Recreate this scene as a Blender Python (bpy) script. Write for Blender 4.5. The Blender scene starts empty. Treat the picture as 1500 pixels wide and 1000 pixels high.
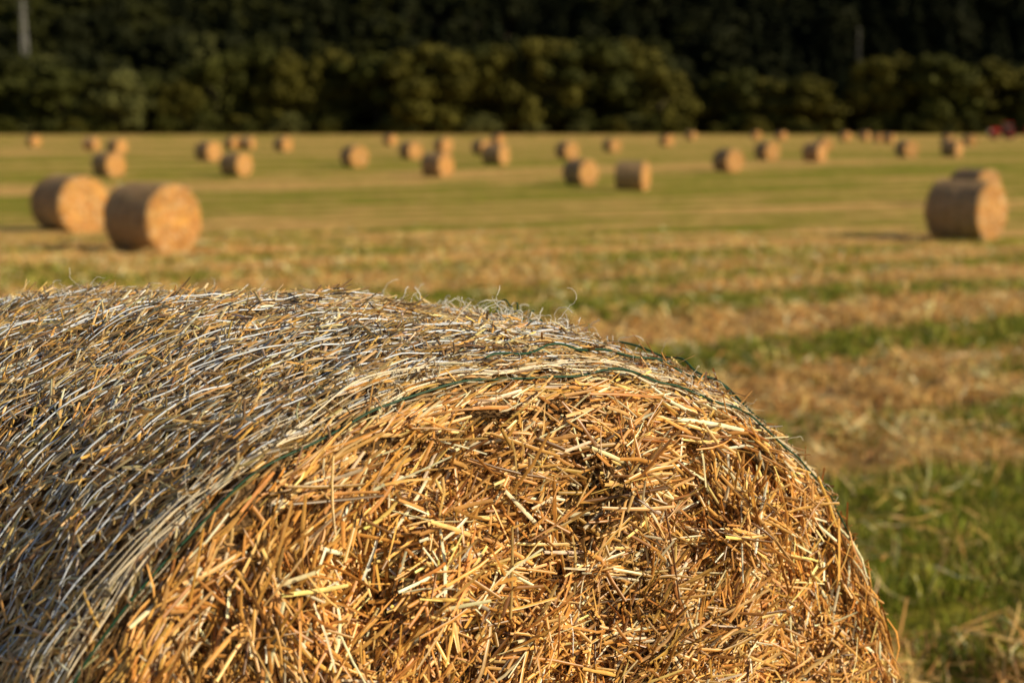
import bpy, bmesh, numpy as np, math
from mathutils import Vector
rng=np.random.default_rng(7)
scene=bpy.context.scene
scene.view_settings.view_transform='Standard'
scene.view_settings.look='None'
H=2.24
# ------------------------------------------------------------------ helpers
_tab=rng.random((64,64,64)).astype(np.float32)
def vn(P):
    P=np.asarray(P,float); i=np.floor(P).astype(int); f=P-i; f=f*f*(3-2*f)
    r=0
    for a in (0,1):
        for b in (0,1):
            for c in (0,1):
                w=(f[...,0] if a else 1-f[...,0])*(f[...,1] if b else 1-f[...,1])*(f[...,2] if c else 1-f[...,2])
                r=r+w*_tab[(i[...,0]+a)&63,(i[...,1]+b)&63,(i[...,2]+c)&63]
    return r
def fbm(P,o=3):
    P=np.asarray(P,float); s=0;a=.5;t=0
    for k in range(o):
        s=s+a*vn(P*(2**k)+17.3*k); t+=a; a*=.5
    return s/t
def fbm2(x,y,o=3,z=0.):
    return fbm(np.stack([x,y,np.zeros_like(x)+z],-1),o)
def sstep(a,b,x):
    t=np.clip((x-a)/(b-a),0,1); return t*t*(3-2*t)
def nrm(v): return v/np.maximum(np.linalg.norm(v,axis=-1,keepdims=True),1e-9)
def make_mesh(name,V,Q,col=None,mats=(),midx=None,smooth=True):
    me=bpy.data.meshes.new(name)
    V=np.ascontiguousarray(V,np.float32).reshape(-1,3); Q=np.ascontiguousarray(Q,np.int32)
    k=Q.shape[1]
    me.vertices.add(len(V)); me.vertices.foreach_set('co',V.ravel())
    me.loops.add(Q.size); me.loops.foreach_set('vertex_index',Q.ravel())
    me.polygons.add(len(Q)); me.polygons.foreach_set('loop_start',np.arange(0,Q.size,k,dtype=np.int32))
    me.polygons.foreach_set('loop_total',np.full(len(Q),k,np.int32))
    for m in mats: me.materials.append(m)
    if midx is not None: me.polygons.foreach_set('material_index',np.asarray(midx,np.int32))
    me.update(calc_edges=True)
    me.polygons.foreach_set('use_smooth',np.full(len(Q),smooth,bool))
    if col is not None:
        c=np.ones((len(V),4),np.float32); c[:,:3]=np.asarray(col).reshape(-1,3)
        a=me.attributes.new('col','FLOAT_COLOR','POINT'); a.data.foreach_set('color',c.ravel())
    return me
def obj(name,me,parent=None):
    o=bpy.data.objects.new(name,me); scene.collection.objects.link(o)
    if parent: o.parent=parent
    return o
def empty(name,loc=(0,0,0)):
    o=bpy.data.objects.new(name,None); o.location=loc; o.empty_display_size=.2
    scene.collection.objects.link(o); return o
def straws(C,D,N,L,W,bend,col,rings=4,roof=.45,side_bend=None,taper=.8):
    n=len(C); D=nrm(D); N=nrm(N-D*(N*D).sum(1,keepdims=True)); B=np.cross(D,N)
    u=np.linspace(-1,1,rings)
    L=L[:,None,None];W=W[:,None,None];bend=bend[:,None,None]
    sb=np.zeros((n,1,1)) if side_bend is None else side_bend[:,None,None]
    uu=u[None,:,None]
    base=C[:,None]+D[:,None]*uu*L/2+N[:,None]*bend*(1-uu**2)*L+B[:,None]*sb*(1-uu**2)*L
    wt=W*(1-(1-taper)*np.abs(uu)**3)
    cr=[(-.5,0),(0,roof),(.5,0)] if roof>0 else [(-.5,0),(.5,0)]
    k=len(cr)
    V=np.stack([base+B[:,None]*wt*a+N[:,None]*wt*b for a,b in cr],2)
    idx=np.arange(n*rings*k).reshape(n,rings,k)
    Q=np.stack([idx[:,:-1,:-1],idx[:,1:,:-1],idx[:,1:,1:],idx[:,:-1,1:]],-1).reshape(-1,4)
    gr=1+rng.normal(0,.18,(n,1,1,1))*u[None,:,None,None]
    cc=col[:,None,None,:]*gr*np.ones((1,1,k,1))
    return V.reshape(-1,3),Q,np.clip(cc.reshape(-1,3),.005,.92)
def ribbons(P,N,W,col,roof=.5):
    n,m,_=P.shape; D=nrm(np.gradient(P,axis=1)); N=nrm(N-D*(N*D).sum(-1,keepdims=True)); B=np.cross(D,N)
    W=np.broadcast_to(np.asarray(W,float).reshape(-1,1,1),(n,m,1))
    V=np.stack([P+B*W*a+N*W*b for a,b in ((-.5,0),(0,roof),(.5,0),(0,-roof))],2)
    idx=np.arange(n*m*4).reshape(n,m,4); j=np.roll(idx,-1,2)
    Q=np.stack([idx[:,:-1],idx[:,1:],j[:,1:],j[:,:-1]],-1).reshape(-1,4)
    return V.reshape(-1,3),Q,np.repeat(np.broadcast_to(col,(n,3))[:,None],m*4,1).reshape(-1,3)
def cat(parts):
    V=[];Q=[];C=[];o=0
    for v,q,c in parts: V.append(v);Q.append(q+o);C.append(c);o+=len(v)
    return np.concatenate(V),np.concatenate(Q),np.concatenate(C)
# ------------------------------------------------------------------ materials
def mat(name,rough=.6,spec=.3,attr=True,color=(.5,.5,.5),nscale=None,namt=.3,bump=0,bscale=50,trans=0):
    m=bpy.data.materials.new(name); m.use_nodes=True; nt=m.node_tree; n=nt.nodes; l=nt.links
    bs=n['Principled BSDF']; bs.inputs['Roughness'].default_value=rough
    bs.inputs['Specular IOR Level'].default_value=spec
    tc=n.new('ShaderNodeTexCoord')
    if attr:
        a=n.new('ShaderNodeAttribute'); a.attribute_name='col'; out=a.outputs['Color']
    else:
        a=n.new('ShaderNodeRGB'); a.outputs[0].default_value=(*color,1); out=a.outputs[0]
    if nscale:
        no=n.new('ShaderNodeTexNoise'); no.inputs['Scale'].default_value=nscale; no.inputs['Detail'].default_value=2
        l.new(tc.outputs['Object'],no.inputs['Vector'])
        mr=n.new('ShaderNodeMapRange'); mr.inputs[1].default_value=.25; mr.inputs[2].default_value=.75
        mr.inputs[3].default_value=1-namt; mr.inputs[4].default_value=1+namt
        l.new(no.outputs['Fac'],mr.inputs[0])
        mx=n.new('ShaderNodeVectorMath'); mx.operation='SCALE'
        l.new(out,mx.inputs[0]); l.new(mr.outputs[0],mx.inputs['Scale']); out=mx.outputs[0]
    l.new(out,bs.inputs['Base Color'])
    if bump:
        no2=n.new('ShaderNodeTexNoise'); no2.inputs['Scale'].default_value=bscale; no2.inputs['Detail'].default_value=4
        l.new(tc.outputs['Object'],no2.inputs['Vector'])
        b=n.new('ShaderNodeBump'); b.inputs['Distance'].default_value=bump; b.inputs['Strength'].default_value=1
        l.new(no2.outputs['Fac'],b.inputs['Height']); l.new(b.outputs[0],bs.inputs['Normal'])
    if trans:
        t=n.new('ShaderNodeBsdfTranslucent'); l.new(out,t.inputs['Color'])
        ms=n.new('ShaderNodeMixShader'); ms.inputs[0].default_value=trans
        l.new(bs.outputs[0],ms.inputs[1]); l.new(t.outputs[0],ms.inputs[2])
        l.new(ms.outputs[0],n['Material Output'].inputs['Surface'])
    return m
M_straw=mat('straw_stalk',.36,.5,nscale=70,namt=.3)
M_core=mat('packed_straw',.9,.1,nscale=90,namt=.5,bump=.01,bscale=120)
M_net=mat('net_plastic',.35,.5)
M_twine=mat('green_twine',.5,.4)
M_leaf=mat('foliage',.75,.1)
M_bark=mat('bark',.9,.1,attr=False,color=(.07,.055,.04),nscale=3,namt=.4)
M_blade=mat('field_blades',.6,.25,trans=.15)
M_bale=mat('wrapped_bale',.75,.2,nscale=14,namt=.3,bump=.03,bscale=25)
# ------------------------------------------------------------------ main bale geometry
p=[0.0765,1.8372,-1.035,0.6632,0.9508,0.0915,0.0623,-0.0285,-0.0567,0.0053,-0.0157,-0.0185,0.0155,-0.0478,-0.0174,-0.0401,-0.004,-0.0261,0.0007]
BC=np.array([p[0],p[1],H+p[2]]); yaw=p[3]; BL=p[4]; c=p[5:]
AX=np.array([-math.sin(yaw),math.cos(yaw),0]); U=np.array([math.cos(yaw),math.sin(yaw),0]); Z=np.array([0,0,1.]); NF=-AX
def Rad(s,t):
    sc=np.clip(s,0,1.0)
    R=1+c[0]*sc+c[1]*4*sc*(1-sc)
    for i,(k,fn) in enumerate(((2,np.cos),(2,np.sin),(3,np.cos),(3,np.sin),(4,np.cos),(4,np.sin))):
        R=R+(c[2+i]+sc*c[8+i])*fn(k*t)
    R=R-np.clip(s-1,0,1)**1.2*.35
    return .75*R
def lump(s,t):
    return (fbm(np.stack([s*6,np.cos(t)*5+9,np.sin(t)*5+9],-1),3)-.5)*.05
ROUND=.04
def side(s,t,off=0.):
    d=s*BL
    e=np.clip(1-d/ROUND,0,1); rr=-ROUND*(1-np.sqrt(np.clip(1-e*e,0,1)))
    R=Rad(s,t)+rr+off+lump(s,t)*sstep(0,.08,s)+(fbm2(t*8,t*0+77,2)-.5)*.02*sstep(.1,.0,s)
    return BC+AX*d[...,None]+(R*np.sin(t))[...,None]*U+(R*np.cos(t))[...,None]*Z
def sideN(t): return nrm(np.sin(t)[...,None]*U+np.cos(t)[...,None]*Z)
def fdisp(a,b,r,R):
    n1=fbm2(a*3.2+15,b*3.2+23,2); n2=fbm2(a*13+5,b*13+8,3); q=r/R
    return ((n1-.5)*.07+(n2-.5)*.13-.004)*sstep(1.0,.90,q)+.03*(1-q**2)
def face(r,t,off=0.):
    R=Rad(np.zeros_like(t),t); a=r*np.sin(t); b=r*np.cos(t)
    return BC+a[...,None]*U+b[...,None]*Z+NF*(fdisp(a,b,r,R)+off)[...,None]
bale=empty('round_straw_bale',(0,0,0))
T=np.linspace(-math.pi,math.pi,361)
rows=[]
for q in np.linspace(0.0,.965,60): rows.append(face(q*Rad(np.zeros_like(T),T),T,-.03))
for sd in np.concatenate([np.linspace(.0,.04,5),np.linspace(.06,1.25,60)]): rows.append(side(np.full_like(T,sd),T,-.014))
for q in np.linspace(.93,0.0,8): rows.append(BC+AX*(1.26*BL)+np.outer(np.sin(T)*q*.7,U)+np.outer(np.cos(T)*q*.7,Z))
G=np.array(rows); nr,nc,_=G.shape
idx=np.arange(nr*nc).reshape(nr,nc)
Q=np.stack([idx[:-1,:-1],idx[1:,:-1],idx[1:,1:],idx[:-1,1:]],-1).reshape(-1,4)
cc=np.zeros((nr,nc,3)); cc[:60]=(.10,.042,.011); cc[60:]=(.17,.10,.045)  # core coloured dark to paint shade into the gaps between straws
obj('packed_core',make_mesh('packed_core',G,Q,cc,[M_core]),bale)
def pal(n,cols,probs,var=.2):
    cols=np.array(cols); i=rng.choice(len(cols),n,p=np.array(probs)/sum(probs))
    return cols[i]*(1+rng.normal(0,var,(n,1)))*(1+rng.normal(0,.05,(n,3)))
def clipc(c): return np.clip(c,.01,.9)
FC=[(.67,.36,.098),(.55,.265,.062),(.80,.50,.19),(.36,.155,.036),(.90,.76,.50),(.15,.066,.018)]
FP=[.30,.24,.18,.14,.11,.08]
def local(P):
    q=P-BC; a=q@U; b=q@Z; return np.hypot(a,b),np.arctan2(a,b),q@AX
def face_batch(n,lmin,lmax,wmin,wmax,dlo,dhi,spread,tilt,vis=.86,rmax=.985):
    nv=int(n*vis)
    t=np.concatenate([rng.uniform(-1.45,1.45,nv),rng.uniform(1.45,2*math.pi-1.45,n-nv)])
    q=np.sqrt(rng.uniform(0,1,n))*rmax
    R=Rad(np.zeros(n),t); r=q*R
    a=r*np.sin(t);b=r*np.cos(t)
    P=face(r,t,rng.uniform(dlo,dhi,n))
    Tn=np.cos(t)[:,None]*U-np.sin(t)[:,None]*Z; Rn=np.sin(t)[:,None]*U+np.cos(t)[:,None]*Z
    ang=rng.normal(0,spread,n)*(1-.5*q**6)+(fbm2(a*6+20,b*6+4,2)-.5)*5.0*(1-q**4)
    ang=np.where(rng.random(n)<.28*(1-q**6),rng.uniform(-1.57,1.57,n),ang)
    L=rng.uniform(lmin,lmax,n)*np.where(rng.random(n)<.06,1.6,1)
    tl=rng.normal(0,tilt,n)*(1-.6*q**5)
    D=nrm(np.cos(ang)[:,None]*Tn+np.sin(ang)[:,None]*Rn+np.sin(tl)[:,None]*NF)
    ok=np.ones(n,bool)
    for sg in (-.5,.5):
        rr,t2,ax=local(P+D*L[:,None]*sg); R2=Rad(np.zeros(n),t2)
        ok&=(rr<R2*.972)|(rng.random(n)<.02)
    N=NF+rng.normal(0,.45,(n,3))
    col=pal(n,FC,FP)*(.5+1.0*fbm2(a*6+1,b*6+40,3))[:,None]
    W=rng.uniform(wmin,wmax,n); bd=rng.normal(0,.04,n); sb=rng.normal(0,.035,n)
    return straws(P[ok],D[ok],N[ok],L[ok],W[ok],bd[ok],clipc(col)[ok],side_bend=sb[ok])
parts=[face_batch(14000,.04,.12,.003,.0062,-.032,-.012,.6,.18),
       face_batch(14000,.03,.12,.0022,.0058,-.020,.003,.65,.32),
       face_batch(6500,.03,.14,.002,.0060,-.006,.015,.8,.42),
       face_batch(17000,.010,.04,.0011,.0035,-.024,.008,1.2,.5)]
def rim_batch(n):
    t=rng.uniform(-1.7,1.7,n); R=Rad(np.zeros(n),t); q=rng.uniform(.92,.975,n)
    P=face(q*R,t,rng.uniform(-.02,.004,n)); Tn=np.cos(t)[:,None]*U-np.sin(t)[:,None]*Z; Rn=np.sin(t)[:,None]*U+np.cos(t)[:,None]*Z
    L=rng.uniform(.02,.08,n); D=Tn+Rn*rng.normal(0,.22,n)[:,None]+NF*rng.normal(0,.15,n)[:,None]
    return straws(P-Rn*(L*L/8/.75)[:,None],D,NF+rng.normal(0,.3,(n,3)),L,rng.uniform(.002,.005,n),rng.normal(0,.03,n),clipc(pal(n,FC,FP)))
parts.append(rim_batch(4000))
obj('cut_face_straw',make_mesh('cut_face_straw',*cat(parts),[M_straw]),bale)
SC=[(.62,.42,.18),(.50,.31,.12),(.72,.55,.30),(.70,.40,.11),(.22,.13,.06),(.82,.72,.56)]
SP=[.28,.2,.18,.18,.10,.08]
def side_batch(n,lmin,lmax,wmin,wmax,dlo,dhi,spread,tilt,smin=0.0,smax=1.2,vis=.86):
    nv=int(n*vis)
    t=np.concatenate([rng.uniform(-1.5,1.1,nv),rng.uniform(1.1,2*math.pi-1.5,n-nv)])
    s=rng.uniform(smin,smax,n)
    P=side(s,t,rng.uniform(dlo,dhi,n)); N0=sideN(t)
    Tn=np.cos(t)[:,None]*U-np.sin(t)[:,None]*Z
    ang=rng.normal(0,spread,n)+(fbm2(s*7,t*5+9,2)-.5)*2.8
    D=nrm(np.cos(ang)[:,None]*Tn+np.sin(ang)[:,None]*AX+np.sin(rng.normal(0,tilt,n))[:,None]*N0)
    L=rng.uniform(lmin,lmax,n)
    ok=np.ones(n,bool)
    for sg in (-.5,.5):
        rr,t2,ax=local(P+D*L[:,None]*sg); ok&=(ax>-.002)|(rng.random(n)<.04)
    col=pal(n,SC,SP)*(.6+.8*fbm2(s*6,t*5+30,3))[:,None]
    W=rng.uniform(wmin,wmax,n);bd=rng.normal(.02,.025,n);sb=rng.normal(0,.03,n);N=N0+rng.normal(0,.3,(n,3))
    return straws(P[ok],D[ok],N[ok],L[ok],W[ok],bd[ok],clipc(col)[ok],side_bend=sb[ok])
parts=[side_batch(15000,.03,.08,.0025,.005,-.014,-.004,.5,.08),
       side_batch(16000,.02,.08,.002,.005,-.008,.002,.8,.18),
       side_batch(6500,.02,.07,.002,.0045,.000,.006,1.0,.25),
       side_batch(14000,.008,.03,.0013,.0032,-.006,.006,1.2,.35)]
obj('wrapped_side_straw',make_mesh('wrapped_side_straw',*cat(parts),[M_straw]),bale)
# net strands: taut, running around the bale
parts=[]
ns=52; m=420
t=np.linspace(-math.pi,math.pi,m)
S0=np.linspace(.03,1.22,ns)+rng.normal(0,.002,ns)
S,TT=np.meshgrid(S0,t,indexing='ij')
wob=(fbm(np.stack([S*30,TT*2.5,TT*0+2],-1),2)-.5)*.012
off=.002+(fbm(np.stack([S*50,TT*12,TT*0+5],-1),2)-.5)*.019
P=side(S+wob,TT,off)
colr=np.array([.68,.74,.84])*(1+rng.normal(0,.10,(ns,1)))
parts.append(ribbons(P,sideN(TT),rng.uniform(.0012,.0025,ns),colr))
m2=800; t2=np.linspace(-math.pi,math.pi,m2); zz=np.abs(((np.arange(m2)*.125)%2)-1)
S1,T2=np.meshgrid(S0[:-1],t2,indexing='ij')
S1=S1+zz[None]*(S0[1]-S0[0])
off=.0+(fbm(np.stack([S1*40,T2*12,T2*0+5],-1),2)-.5)*.018
parts.append(ribbons(side(S1,T2,off),sideN(T2),.0009,np.array([.6,.64,.70])))
nb=9; sb=np.linspace(.014,.044,nb); S,TT=np.meshgrid(sb,t,indexing='ij')
wob=(fbm(np.stack([S*90,TT*3,TT*0+12],-1),3)-.5)*.05
off=.003+(fbm(np.stack([S*90,TT*5,TT*0+8],-1),3)-.5)*.024
parts.append(ribbons(side(np.clip(S+wob,.008,1),TT,off),sideN(TT),rng.uniform(.0010,.0028,nb),np.array([.80,.69,.50])*(1+rng.normal(0,.08,(nb,1)))))
def frays(n,s0,s1,t0,t1,ln,lift,w,col,k=14):
    s=rng.uniform(s0,s1,n);t_=rng.uniform(t0,t1,n)
    P0=side(s,t_,0.002); N0=sideN(t_)
    d=nrm(rng.normal(0,1,(n,3))+N0*lift); lnn=rng.uniform(.3,1,n)*ln/k
    st=[P0]
    for j in range(k-1):
        d=nrm(d+rng.normal(0,.38,(n,3))-N0*(.16*j/k)); st.append(st[-1]+d*lnn[:,None])
    P=np.stack(st,1)
    return ribbons(P,np.repeat(N0[:,None],k,1),rng.uniform(.5,1,n)*w,col)
parts.append(frays(230,.22,.75,.10,.5,.08,.45,.0014,np.array([.80,.80,.77])))
parts.append(frays(90,.25,.5,.2,.45,.12,.4,.0014,np.array([.82,.80,.74])))
parts.append(frays(110,.7,1.05,-.6,.3,.06,.45,.001,np.array([.7,.68,.62])))
parts.append(frays(350,.0,1.1,-1.2,1.0,.05,.3,.001,np.array([.62,.6,.54])))
parts.append(frays(260,.01,.06,-1.2,.9,.05,.2,.001,np.array([.76,.70,.58])))
obj('net_wrap',make_mesh('net_wrap',*cat(parts),[M_net]),bale)
GT=np.array([.010,.060,.028])
parts=[]
tt=np.linspace(-1.75,1.3,700)
def twine(ss,tt,o,w=.003): parts.append(ribbons(side(np.clip(ss,.0,1),tt,o)[None],sideN(tt)[None],w,GT))
twine(.006+.006*fbm2(tt*5,tt*0+3,2),tt,.011+(fbm2(tt*6,tt*0+3,2)-.5)*.008,.0034)
t3=np.linspace(-.15,.62,250); twine(.03+.06*np.sin((t3+.15)*3.2)+.01*fbm2(t3*14,t3*0+6,2),t3,.012+.003*np.sin(t3*40),.0032)
tt=np.linspace(0,1,120)
twine(.42-.4*tt**1.3+.02*np.sin(tt*9),.30+.30*tt+.015*np.sin(tt*14),.013+.004*np.sin(tt*30),.0036)
parts.append(frays(22,.38,.46,.26,.33,.07,.6,.0034,GT))
obj('green_twine',make_mesh('green_twine',*cat(parts),[M_twine]),bale)
def stray(n,s0,s1,t0,t1,l0,l1,kn):
    t=rng.uniform(t0,t1,n); s=rng.uniform(s0,s1,n)
    P=side(s,t,rng.uniform(-.005,.006,n)); N0=sideN(t); Tn=np.cos(t)[:,None]*U-np.sin(t)[:,None]*Z
    D=Tn*rng.choice([-1,1],n)[:,None]+N0*rng.normal(0,kn,n)[:,None]+NF*rng.normal(0,kn,n)[:,None]
    return straws(P,D,N0,rng.uniform(l0,l1,n),rng.uniform(.002,.0042,n),rng.normal(0,.05,n),clipc(pal(n,FC,FP)))
parts=[stray(240,0,.05,-1.5,1.6,.02,.07,.22),stray(110,0,.3,.3,1.4,.04,.12,.7),stray(90,.3,1.1,-.7,.6,.03,.10,.5)]
obj('stray_stalks',make_mesh('stray_stalks',*cat(parts),[M_straw]),bale)
# ------------------------------------------------------------------ field
def gz(x,y):
    d=np.hypot(x,y)
    return .5*sstep(13,3.0,d)-.42*np.exp(-((d-60)/24)**2)
def green(x,y):
    w=-.5*x+.866*y; l=.866*x+.5*y; d=np.hypot(x,y)
    w2=w+(fbm2(w/3+7,l/7+2,2)-.5)*1.6
    s=np.cos(2*math.pi*(w2-4.05)/3.3)
    A=(1-.3*sstep(16,60,d))*(.5+1.0*fbm2(w/4+31,l/9+2,2))
    g=.475+.27*s*A
    g+=1.15*(fbm2(w/.9+3,l/2.6+9,3)-.5)*(1-.5*sstep(14,60,d))
    g+=.9*(fbm2(w/2.2+13,l/22+5,3)-.5)
    g+=1.3*(fbm2(w/5+1,l/60+5,3)-.5)*sstep(18,45,d)
    return g
ang=np.radians(np.concatenate([np.arange(-180,-36,6),np.arange(-36,36.01,.2),np.arange(42,181,6)]))
rad=np.concatenate([[0.01,1,2],np.geomspace(2.6,900,480)])
Rr,Aa=np.meshgrid(rad,ang,indexing='ij')
X=Rr*np.sin(Aa);Y=Rr*np.cos(Aa)
g=green(X,Y)
Zg=gz(X,Y)+(fbm2(X*1.3,Y*1.3,2)-.5)*.09*sstep(60,20,Rr)
V=np.stack([X,Y,Zg],-1); nr,nc=X.shape; idx=np.arange(nr*nc).reshape(nr,nc)
Q=np.stack([idx[:-1,:-1],idx[:-1,1:],idx[1:,1:],idx[1:,:-1]],-1).reshape(-1,4)[:, ::-1]
near=.55+.45*sstep(8,26,Rr)  # darkens nearby ground colour, painting shade into the gaps beneath the blades
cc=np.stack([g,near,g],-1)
m=bpy.data.materials.new('stubble_field'); m.use_nodes=True; nt=m.node_tree;nn=nt.nodes;l=nt.links
bs=nn['Principled BSDF']; bs.inputs['Roughness'].default_value=.9; bs.inputs['Specular IOR Level'].default_value=.1
a=nn.new('ShaderNodeAttribute');a.attribute_name='col'; sx=nn.new('ShaderNodeSeparateColor'); l.new(a.outputs['Color'],sx.inputs[0])
tc=nn.new('ShaderNodeTexCoord')
def noise(scale,det=5,rot=False):
    no=nn.new('ShaderNodeTexNoise'); no.inputs['Scale'].default_value=scale; no.inputs['Detail'].default_value=det
    mp=nn.new('ShaderNodeMapping'); mp.inputs['Rotation'].default_value=(0,0,math.radians(-30)); mp.inputs['Scale'].default_value=(.35,1,1) if rot else (1,1,1)
    l.new(tc.outputs['Object'],mp.inputs[0]); l.new(mp.outputs[0],no.inputs['Vector']); return no.outputs['Fac']
def math_(op,x,y):
    k=nn.new('ShaderNodeMath');k.operation=op
    for i,v in enumerate((x,y)):
        if isinstance(v,(int,float)): k.inputs[i].default_value=v
        else: l.new(v,k.inputs[i])
    return k.outputs[0]
n1=noise(2.2,6,True); n2=noise(14,5); n5=noise(.7,5,True)
mk=math_('ADD',sx.outputs[0],math_('MULTIPLY',math_('SUBTRACT',n1,.5),1.1))
mk=math_('ADD',mk,math_('MULTIPLY',math_('SUBTRACT',n5,.5),.5))
mk=math_('ADD',mk,math_('MULTIPLY',math_('SUBTRACT',n2,.5),.6))
mr=nn.new('ShaderNodeMapRange');mr.interpolation_type='SMOOTHSTEP';mr.inputs[1].default_value=.34;mr.inputs[2].default_value=.70
l.new(mk,mr.inputs[0])
def ramp(fac,cols):
    r=nn.new('ShaderNodeValToRGB'); e=r.color_ramp.elements
    for i,(pz,cx) in enumerate(cols):
        el=e[i] if i<2 else e.new(pz); el.position=pz; el.color=(*cx,1)
    l.new(fac,r.inputs[0]); return r.outputs[0]
n3=noise(5,8,True); n4=noise(6,8,True)
cs=ramp(n3,[(.3,(.30,.155,.045)),(.68,(.86,.56,.20)),(.5,(.64,.385,.125))])
cg=ramp(n4,[(.3,(.085,.09,.008)),(.7,(.42,.38,.045)),(.5,(.235,.235,.020))])
mx=nn.new('ShaderNodeMix');mx.data_type='RGBA'; l.new(mr.outputs[0],mx.inputs[0]); l.new(cs,mx.inputs[6]); l.new(cg,mx.inputs[7])
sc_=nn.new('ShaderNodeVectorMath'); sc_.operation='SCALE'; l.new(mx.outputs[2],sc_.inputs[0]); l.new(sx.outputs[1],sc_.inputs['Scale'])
l.new(sc_.outputs[0],bs.inputs['Base Color'])
b=nn.new('ShaderNodeBump');b.inputs['Distance'].default_value=.06;b.inputs['Strength'].default_value=.8
l.new(noise(18,8),b.inputs['Height']);l.new(b.outputs[0],bs.inputs['Normal'])
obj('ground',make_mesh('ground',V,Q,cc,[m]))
nb_=270000
r=3.6+30*rng.random(nb_)**1.45; a_=np.radians(rng.uniform(-22,30,nb_)); x=r*np.sin(a_);y=r*np.cos(a_)
g=green(x,y)+rng.normal(0,.08,len(x))+(fbm2(x*2.2,y*2.2,2,5.)-.5)*.4; dens=fbm2(x*3.5,y*3.5,3)
isg=g>.52
keep=((dens+rng.normal(0,.08,len(x)))>np.where(isg,.45,.45))&(~((np.degrees(a_)<0)&(r<7)))&(rng.random(nb_)<sstep(34,20,r)+.05)
x,y,r,g,isg,dens=[q[keep] for q in (x,y,r,g,isg,dens)]
n=len(x); z=gz(x,y)
lay=(~isg)&(rng.random(n)<.72)|(isg&(rng.random(n)<.10))
D=rng.normal(0,.45,(n,3)); D[:,2]=1
D[lay]=rng.normal(0,1,(lay.sum(),3))*[1,1,.42]
D=nrm(D)
grassy=isg&~lay
Ln=np.where(grassy,rng.uniform(.05,.15,n),np.where(lay,rng.uniform(.06,.28,n),rng.uniform(.06,.17,n)))
Wd=.0058*rng.uniform(.7,1.5,n)*np.clip(r/6.5,1,2.5)
hgt=np.clip((dens-.45)*1.1,0,.2)
C=np.stack([x,y,z],-1)+D*Ln[:,None]*.5*np.where(lay,0,1)[:,None]+np.array([0,0,1])*np.where(lay,.01+rng.random(n)*hgt,-.01)[:,None]
cg_=pal(n,[(.16,.195,.012),(.085,.12,.009),(.32,.31,.034),(.48,.40,.09)],[.40,.28,.24,.08],.25)
cs_=pal(n,[(.76,.45,.16),(.56,.30,.09),(.90,.66,.34),(.26,.13,.04)],[.40,.26,.22,.12],.22)
col=clipc(np.where(grassy[:,None],cg_,cs_)*(.6+.95*dens)[:,None])
Nn=rng.normal(0,1,(n,3)); Nn[lay]+=[0,0,1.6]
v=straws(C,D,Nn,Ln,Wd,rng.normal(0,.12,n),col,rings=3,roof=0,taper=.35)
obj('stubble_and_grass',make_mesh('stubble_and_grass',*v,[M_blade]))
# ------------------------------------------------------------------ field bales
def bale_mesh(seed):
    r_=np.random.default_rng(seed); Rb=.66; Lb=1.22; o=seed*13.7
    T=np.linspace(-math.pi,math.pi,73)
    rows=[];cols=[]
    prof=[(q*Rb*.95,-Lb/2-.02*(1-q)) for q in np.linspace(0,1,14)]+[(Rb*.985,-Lb/2+.02)]+[(Rb,s) for s in np.linspace(-Lb/2+.05,Lb/2-.05,12)]+[(Rb*.985,Lb/2-.02)]+[(q*Rb*.95,Lb/2+.02*(1-q)) for q in np.linspace(1,0,14)]
    for i,(rr,s) in enumerate(prof):
        ends=(i<14 or i>26)
        wv=(fbm(np.stack([np.sin(T)*rr*4+9,np.cos(T)*rr*4+9,T*0+s*3+o],-1),3)-.5)
        r2=rr*(1+(.0 if ends and rr<.5 else .09)*wv)
        rows.append(np.stack([r2*np.sin(T),np.full_like(T,s)+(wv*.08 if ends else 0),np.where(np.cos(T)<-.93,-.93*r2,r2*np.cos(T))],-1))
        base=np.array((.68,.36,.09)) if ends else np.array((.38,.245,.13))  # orange ends, tan net side; sunlit and shaded tones are painted in too
        br=(.8+.4*fbm(np.stack([np.sin(T)*rr*6+9,np.cos(T)*rr*6+9,T*0+s*9+o],-1),2))
        if ends: br=br*(.92+.16*math.sin(rr*45+seed))*(.8+.3*(1-rr))
        else: br=br*(1+.10*math.sin(s*22+seed))
        cols.append(base*br[:,None])
    V=np.array(rows);C=np.array(cols);nr,nc,_=V.shape; idx=np.arange(nr*nc).reshape(nr,nc)
    Q=np.stack([idx[:-1,:-1],idx[1:,:-1],idx[1:,1:],idx[:-1,1:]],-1).reshape(-1,4)[:, ::-1]
    n=3800; t=r_.uniform(-math.pi,math.pi,n); e=r_.random(n)<.7
    q=np.sqrt(r_.random(n)); rr=np.where(e,q*Rb*.96,Rb*1.005); ys=np.where(e,r_.choice([-1,1],n)*(Lb/2+.015),r_.uniform(-Lb/2,Lb/2,n))
    P=np.stack([rr*np.sin(t),ys,np.maximum(rr*np.cos(t),-.6)],-1); Nn=np.where(e[:,None],np.array([0,1.,0])*np.sign(ys)[:,None],np.stack([np.sin(t),0*t,np.cos(t)],-1))
    D=r_.normal(0,1,(n,3)); D-=Nn*(D*Nn).sum(1,keepdims=True)*.8
    cl=np.where(e[:,None],pal(n,FC,FP)*[1.1,1.0,.9],pal(n,SC,SP)*.7)  # side stalks darkened to match the shade painted on the wrap
    sv=straws(P,D,Nn,r_.uniform(.05,.2,n),r_.uniform(.006,.012,n),r_.normal(.03,.05,n),clipc(cl),rings=3)
    V2,Q2,C2=cat([(V.reshape(-1,3),Q,C.reshape(-1,3)),sv])
    mi=np.zeros(len(Q2),int); mi[len(Q):]=1
    return make_mesh('field_bale',V2,Q2,C2,[M_bale,M_straw],mi)
BM=[bale_mesh(k) for k in range(4)]
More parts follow.
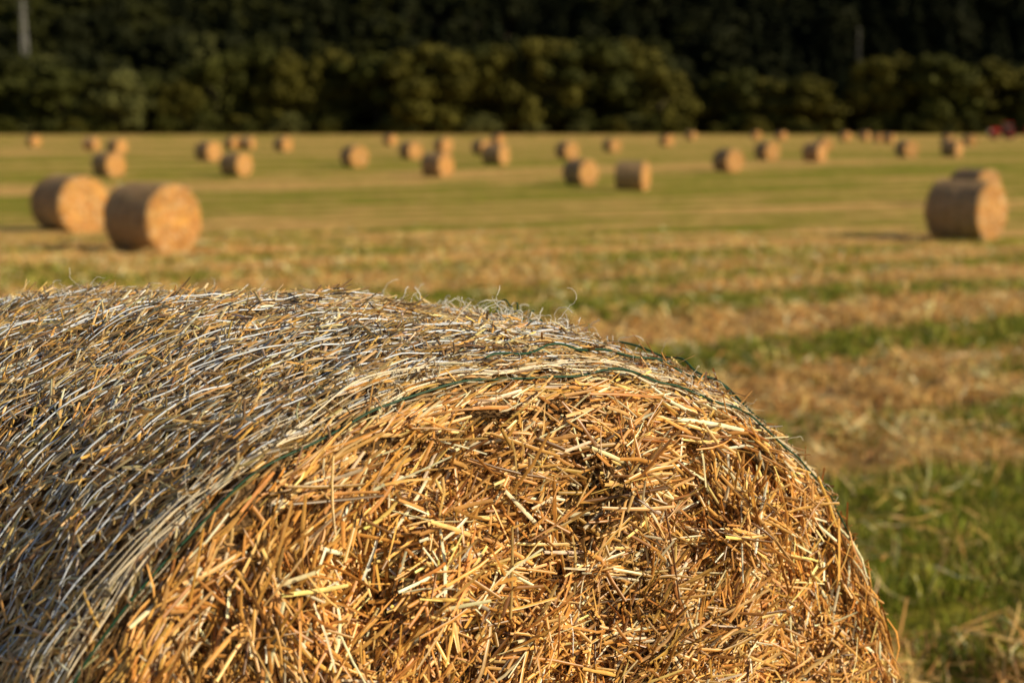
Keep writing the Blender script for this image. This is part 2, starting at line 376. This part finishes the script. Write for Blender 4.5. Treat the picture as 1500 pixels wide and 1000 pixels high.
L_=[(216,370,34),(95,338,35),(1423,351,60),(1433,300,60),(156,260,40),(344,259,40),(170,226,40),(132,220,60),(48,215,30),
(303,236,35),(340,219,30),(361,219,65),(414,222,40),(518,245,30),(571,213,40),(601,233,35),(640,259,50),(649,223,35),(706,227,40),
(726,242,62),(729,212,40),(831,233,40),(851,272,42),(897,223,35),(928,279,72),(977,214,40),(1012,205,60),(1068,252,40),(1108,204,40),
(1125,235,35),(1145,206,40),(1195,237,60),(1208,221,35),(1239,207,40),(1267,206,60),(1288,209,40),(1303,210,70),(1330,231,35),(1397,230,60),
(1389,212,40),(1422,214,30),(-60,262,35),(-150,240,60),(1620,270,40),(1700,236,35),(1560,222,60)]
pitch=math.atan(315/2083)
dd=np.linspace(8,420,8000)
for i,(px,py,rel) in enumerate(L_):
    el=pitch+math.atan((py-500)/2083)
    dist=float(dd[np.argmax(H-dd*math.tan(el)<gz(dd*0,dd))])
    yy=dist*math.cos(pitch)+H*math.sin(pitch)
    X0=(px-750)/2083*yy
    o=obj('round_straw_bale',BM[i%4])
    s=float(rng.normal(.96,.02)) if dist<200 else 1.1
    if i<2: s=1.0
    o.location=(X0,dist+.45,float(gz(np.array(X0),np.array(dist+.45)))+(.66*.93-.02)*s)
    hd=math.radians(rel+rng.normal(0,4))-math.atan2(X0,dist)
    o.rotation_euler=(0,0,hd); o.scale=(s,s,s)
# ------------------------------------------------------------------ trees
def tree_mesh(seed,kind,tone):
    r_=np.random.default_rng(seed)
    V=[];Q=[];mi=[];C=[]
    def tube(p0,p1,r0,r1,k=6):
        o=sum(len(v) for v in V); d=nrm((p1-p0)[None])[0]; a_=np.cross(d,[.3,.9,.1]);a_/=np.linalg.norm(a_);b_=np.cross(d,a_)
        th=np.arange(k)*2*math.pi/k
        ring=np.cos(th)[:,None]*a_+np.sin(th)[:,None]*b_
        V.append(np.concatenate([p0+ring*r0,p1+ring*r1])); i=np.arange(k);j=(i+1)%k
        Q.append(np.stack([i,j,j+k,i+k],-1)+o); mi.append(np.ones(k,int)); C.append(np.full((2*k,3),.06))
    if kind=='round':
        tube(np.array([0,0,-1.]),np.array([0.3,0,9.]),.55,.35)
        lobes=[]
        for i in range(24):
            z=r_.uniform(3,17); mr_=7.5*math.sqrt(max(.1,1-((z-8.5)/10.5)**2)); a_=r_.uniform(0,6.28); q=r_.uniform(.5,1.0)*mr_
            cpt=np.array([q*math.cos(a_),q*math.sin(a_),z]); lobes.append((cpt,r_.uniform(1.5,3.3)))
            if i%2==0: tube(np.array([.1,0,min(z*.5,8)]),cpt,.22,.06,5)
        lobes.append((np.array([0,0,16.]),3.0)); lobes.append((np.array([0,0,9.]),6.2))
        per=190
    else:
        tube(np.array([0,0,-1.]),np.array([0,0,19.]),.4,.05)
        lobes=[]
        for z in np.linspace(2,18.5,11):
            rr=4.3*(1-z/20.5)
            for i in range(4):
                a_=r_.uniform(0,6.28); lobes.append((np.array([rr*.7*math.cos(a_),rr*.7*math.sin(a_),z-.4]),max(.5,rr*.55)))
        per=50
    for cpt,R0 in lobes:
        d=nrm(r_.normal(0,1,(per,3))); P=cpt+d*(R0*r_.uniform(.6,1.12,per)[:,None])*np.array([1,1,.8])
        sz=r_.uniform(.3,.72,per)
        n1_=nrm(d+r_.normal(0,.5,(per,3))); a_=nrm(np.cross(n1_,r_.normal(0,1,(per,3)))); b_=np.cross(n1_,a_)
        q=np.stack([P-a_*sz[:,None]-b_*sz[:,None]*.6,P+a_*sz[:,None]*.8-b_*sz[:,None]*.7,P+a_*sz[:,None]+b_*sz[:,None]*.6,P-a_*sz[:,None]*.7+b_*sz[:,None]*.8],1)
        o=sum(len(v) for v in V); V.append(q.reshape(-1,3)); Q.append(np.arange(per*4).reshape(per,4)+o); mi.append(np.zeros(per,int))
        lc=np.array(tone)*r_.uniform(.8,1.2)*(.8+.4*r_.random((per,1)))
        C.append(np.repeat(lc,4,0))
    return make_mesh('tree_'+kind,np.concatenate(V),np.concatenate(Q),np.concatenate(C),[M_leaf,M_bark],np.concatenate(mi),smooth=False)
TR=[tree_mesh(k,'round',tn) for k,tn in enumerate([(.072,.066,.010),(.050,.053,.009),(.086,.078,.013),(.042,.046,.009),(.095,.098,.030)])]
TD=[tree_mesh(10,'round',(.030,.033,.007)),tree_mesh(11,'conifer',(.011,.015,.005)),tree_mesh(12,'conifer',(.014,.018,.006)),tree_mesh(13,'round',(.018,.021,.006))]
line=empty('distant_tree_line')
prof=[(-400,60),(0,70),(60,60),(110,100),(150,85),(210,85),(250,110),(310,60),(370,38),(440,48),(500,62),(560,60),(620,52),(680,38),(760,40),(830,42),(900,48),(950,58),(975,105),(1010,120),(1060,95),(1120,92),(1190,95),(1230,120),(1260,80),(1320,70),(1400,75),(1500,72),(1900,70)]
pxs=[a for a,b in prof]; pys=[b for a,b in prof]
xpx=-420.
while xpx<1950:
    d=rng.uniform(393,414)
    top=float(np.interp(xpx,pxs,pys)); h=(190-top)/2083*d*rng.uniform(.85,1.08)
    o=obj('tree',TR[rng.choice(5,p=[.3,.22,.2,.18,.1])],line)
    o.location=((xpx-750)/2083*d,d,-.6); sc=h/19.5
    w=sc*rng.uniform(.75,1.5); o.scale=(w,w,sc); o.rotation_euler=(0,0,rng.uniform(0,6.28))
    xpx+=w*rng.uniform(6,13)*2083/d
for i in range(80):
    d=rng.uniform(415,435); xx=rng.uniform(-240,240)
    top=float(np.interp(xx/d*2083+750,pxs,pys)); sc=(190-top)/2083*d/20*rng.uniform(.8,.95)
    o=obj('tree',TD[0] if rng.random()<.7 else TR[3],line); o.location=(xx,d,-.3); o.scale=(sc*1.2,sc*1.2,sc); o.rotation_euler=(0,0,rng.uniform(0,6.28))
for i in range(110):
    d=rng.uniform(386,394); xx=rng.uniform(-230,230); sc=rng.uniform(.12,.35)
    o=obj('shrub',TR[rng.integers(0,5)],line); o.location=(xx,d,-.8); o.scale=(sc*1.6,sc*1.6,sc); o.rotation_euler=(0,0,rng.uniform(0,6.28))
def hz(x,y): 
    return .38*np.clip(y-432,0,400)*(1+.25*np.sin(x/130.))+6*(fbm2(x/60,y/60,2)-.5)*sstep(432,480,y)
gx,gy=np.meshgrid(np.linspace(-700,700,80),np.linspace(425,820,50),indexing='ij')
V=np.stack([gx,gy,hz(gx,gy)-.4],-1); idx=np.arange(gx.size).reshape(gx.shape)
Q=np.stack([idx[:-1,:-1],idx[1:,:-1],idx[1:,1:],idx[:-1,1:]],-1).reshape(-1,4)
M_hill=mat('forest_floor',.95,.05,attr=False,color=(.012,.015,.006),nscale=.1,namt=.4)
obj('hill',make_mesh('hill',V,Q,None,[M_hill]))
forest=empty('hillside_forest')
for y0 in np.arange(440,640,9.5):
    for x0 in np.arange(-300,300,10.5):
        xx=x0+rng.normal(0,2.5); yy=y0+rng.normal(0,2.5)
        if abs(xx)>yy*.36+50: continue
        left=xx<-60+rng.normal(0,50)
        me=TD[rng.choice(4,p=[.35,.2,.2,.25] if left else [.04,.44,.39,.13])]
        if left and rng.random()<.13: me=TR[rng.choice([1,3,4])]
        o=obj('tree',me,forest); o.location=(xx,yy,float(hz(np.array(xx),np.array(yy)))-.5)
        sc=rng.uniform(.65,1.1); w=sc*(1.1 if me in (TD[1],TD[2]) else .85); o.scale=(w*1.15,w*1.15,sc*1.05); o.rotation_euler=(0,0,rng.uniform(0,6.28))
# ------------------------------------------------------------------ power poles
M_steel=mat('weathered_steel',.6,.3)
def bars(segs,r,name,col):
    parts=[]
    for a_,b_ in segs:
        a_=np.array(a_,float);b_=np.array(b_,float)
        P=np.stack([a_,(a_+b_)/2,b_])[None]; d=nrm((b_-a_)[None])[0]; ref=np.array([1.,0,0]) if abs(d[0])<.8 else np.array([0,1.,0])
        parts.append(ribbons(P,np.broadcast_to(ref,P.shape),r,np.array(col)))
    return make_mesh(name,*cat(parts),[M_steel],smooth=False)
def pylon(hh,b,r,col):
    s=[]; lv=np.linspace(0,hh,8)
    for i in range(7):
        w0=b*(1-.85*lv[i]/hh);w1=b*(1-.85*lv[i+1]/hh)
        cs_=[(-1,-1),(1,-1),(1,1),(-1,1)]
        for k in range(4):
            a_=cs_[k];b_=cs_[(k+1)%4]
            s.append(((a_[0]*w0,a_[1]*w0,lv[i]),(a_[0]*w1,a_[1]*w1,lv[i+1])))
            s.append(((a_[0]*w0,a_[1]*w0,lv[i]),(b_[0]*w1,b_[1]*w1,lv[i+1])))
    for z,w in ((hh*.97,1.6),(hh*.9,2.0)):
        s.append(((-w,0,z),(w,0,z))); s.append(((-w,0,z),(0,0,z+.8))); s.append(((w,0,z),(0,0,z+.8)))
    return bars(s,r,'electricity_pylon',col)
o=obj('electricity_pylon',pylon(36,1.5,.36,(.14,.14,.13))); o.location=((50-750)/2083*440,440,4)
o=obj('electricity_pylon',pylon(30,.6,.16,(.08,.076,.066))); o.location=((1248-750)/2083*414,414,0); o.rotation_euler=(0,0,1.2)
# ------------------------------------------------------------------ red tractor and baler far right
def red_machine():
    root=empty('red_farm_tractor',((1470-750)/2083*255,255,0))
    red=mat('red_paint',.4,.5,attr=False,color=(.45,.03,.02),nscale=3,namt=.2); blk=mat('tyre',.8,.2,attr=False,color=(.02,.02,.02),nscale=5,namt=.2); gl=mat('cab_glass',.15,.6,attr=False,color=(.05,.06,.07)); wh=mat('pale_panel',.5,.4,attr=False,color=(.6,.55,.5))
    def box(nm,c_,d_,mt,bev=.08):
        bm=bmesh.new(); bmesh.ops.create_cube(bm,size=1); bmesh.ops.scale(bm,vec=d_,verts=bm.verts); bmesh.ops.bevel(bm,geom=bm.edges[:],offset=bev,segments=2,affect='EDGES')
        me=bpy.data.meshes.new(nm); bm.to_mesh(me); me.materials.append(mt); o=obj(nm,me,root); o.location=c_
    def wheel(nm,c_,r,w):
        bm=bmesh.new(); bmesh.ops.create_cone(bm,cap_ends=True,segments=24,radius1=r,radius2=r,depth=w); bmesh.ops.bevel(bm,geom=[e for e in bm.edges if len(e.link_faces)==2 and e.calc_face_angle()>1],offset=w*.2,segments=2,affect='EDGES')
        me=bpy.data.meshes.new(nm); bm.to_mesh(me); me.materials.append(blk); o=obj(nm,me,root); o.location=c_; o.rotation_euler=(math.pi/2,0,0)
        bm=bmesh.new(); bmesh.ops.create_cone(bm,cap_ends=True,segments=20,radius1=r*.5,radius2=r*.4,depth=w*1.1); me=bpy.data.meshes.new('hub'); bm.to_mesh(me); me.materials.append(red); o=obj(nm+'_hub',me,root); o.location=c_; o.rotation_euler=(math.pi/2,0,0)
    box('hood',(-2.2,0,1.45),(2.2,.9,.8),red); box('nose',(-3.4,0,1.35),(.35,.8,.7),wh); box('cab',(-.4,0,2.0),(1.5,1.4,1.2),gl); box('cab_roof',(-.4,0,2.7),(1.7,1.6,.18),red)
    box('chassis',(-1.6,0,.9),(3.6,.7,.4),blk)
    for sy in (-1,1):
        wheel('rear_wheel',(0,sy*.95,.85),.85,.5); wheel('front_wheel',(-2.7,sy*.85,.6),.6,.4); box('fender',(0,sy*.95,1.8),(1.5,.5,.12),red,.04); wheel('baler_wheel',(5.6,sy*1.0,.55),.55,.4)
    box('drawbar',(1.9,0,.7),(2.6,.15,.15),red,.03); box('baler_body',(5.3,0,1.5),(4.4,2.2,1.5),red,.25); box('baler_top',(5.5,0,2.4),(2.8,1.9,.5),red,.15)
red_machine()
# ------------------------------------------------------------------ light
el=math.radians(26); azx,azy=.94,-.34
sv=Vector((azx*math.cos(el),azy*math.cos(el),math.sin(el))).normalized()
sd=bpy.data.lights.new('sun','SUN'); sd.energy=5.0; sd.angle=math.radians(.5); sd.color=(1,.84,.57)
so=bpy.data.objects.new('sun',sd); scene.collection.objects.link(so); so.rotation_euler=sv.to_track_quat('Z','Y').to_euler()
w=bpy.data.worlds.new('World'); scene.world=w; w.use_nodes=True; nt=w.node_tree
sky=nt.nodes.new('ShaderNodeTexSky'); sky.sky_type='NISHITA'; sky.sun_disc=False; sky.sun_elevation=el; sky.sun_rotation=math.atan2(azx,azy)
nt.links.new(sky.outputs[0],nt.nodes['Background'].inputs['Color']); nt.nodes['Background'].inputs['Strength'].default_value=.07
# ------------------------------------------------------------------ camera
cd=bpy.data.cameras.new('camera'); cd.lens=50; cd.sensor_width=36; cd.clip_end=3000; cd.clip_start=.05
cd.dof.use_dof=True; cd.dof.focus_distance=1.92; cd.dof.aperture_fstop=3.5
co=bpy.data.objects.new('camera',cd); scene.collection.objects.link(co); co.location=(0,0,H); co.rotation_euler=(math.pi/2-pitch,0,0)
scene.camera=co
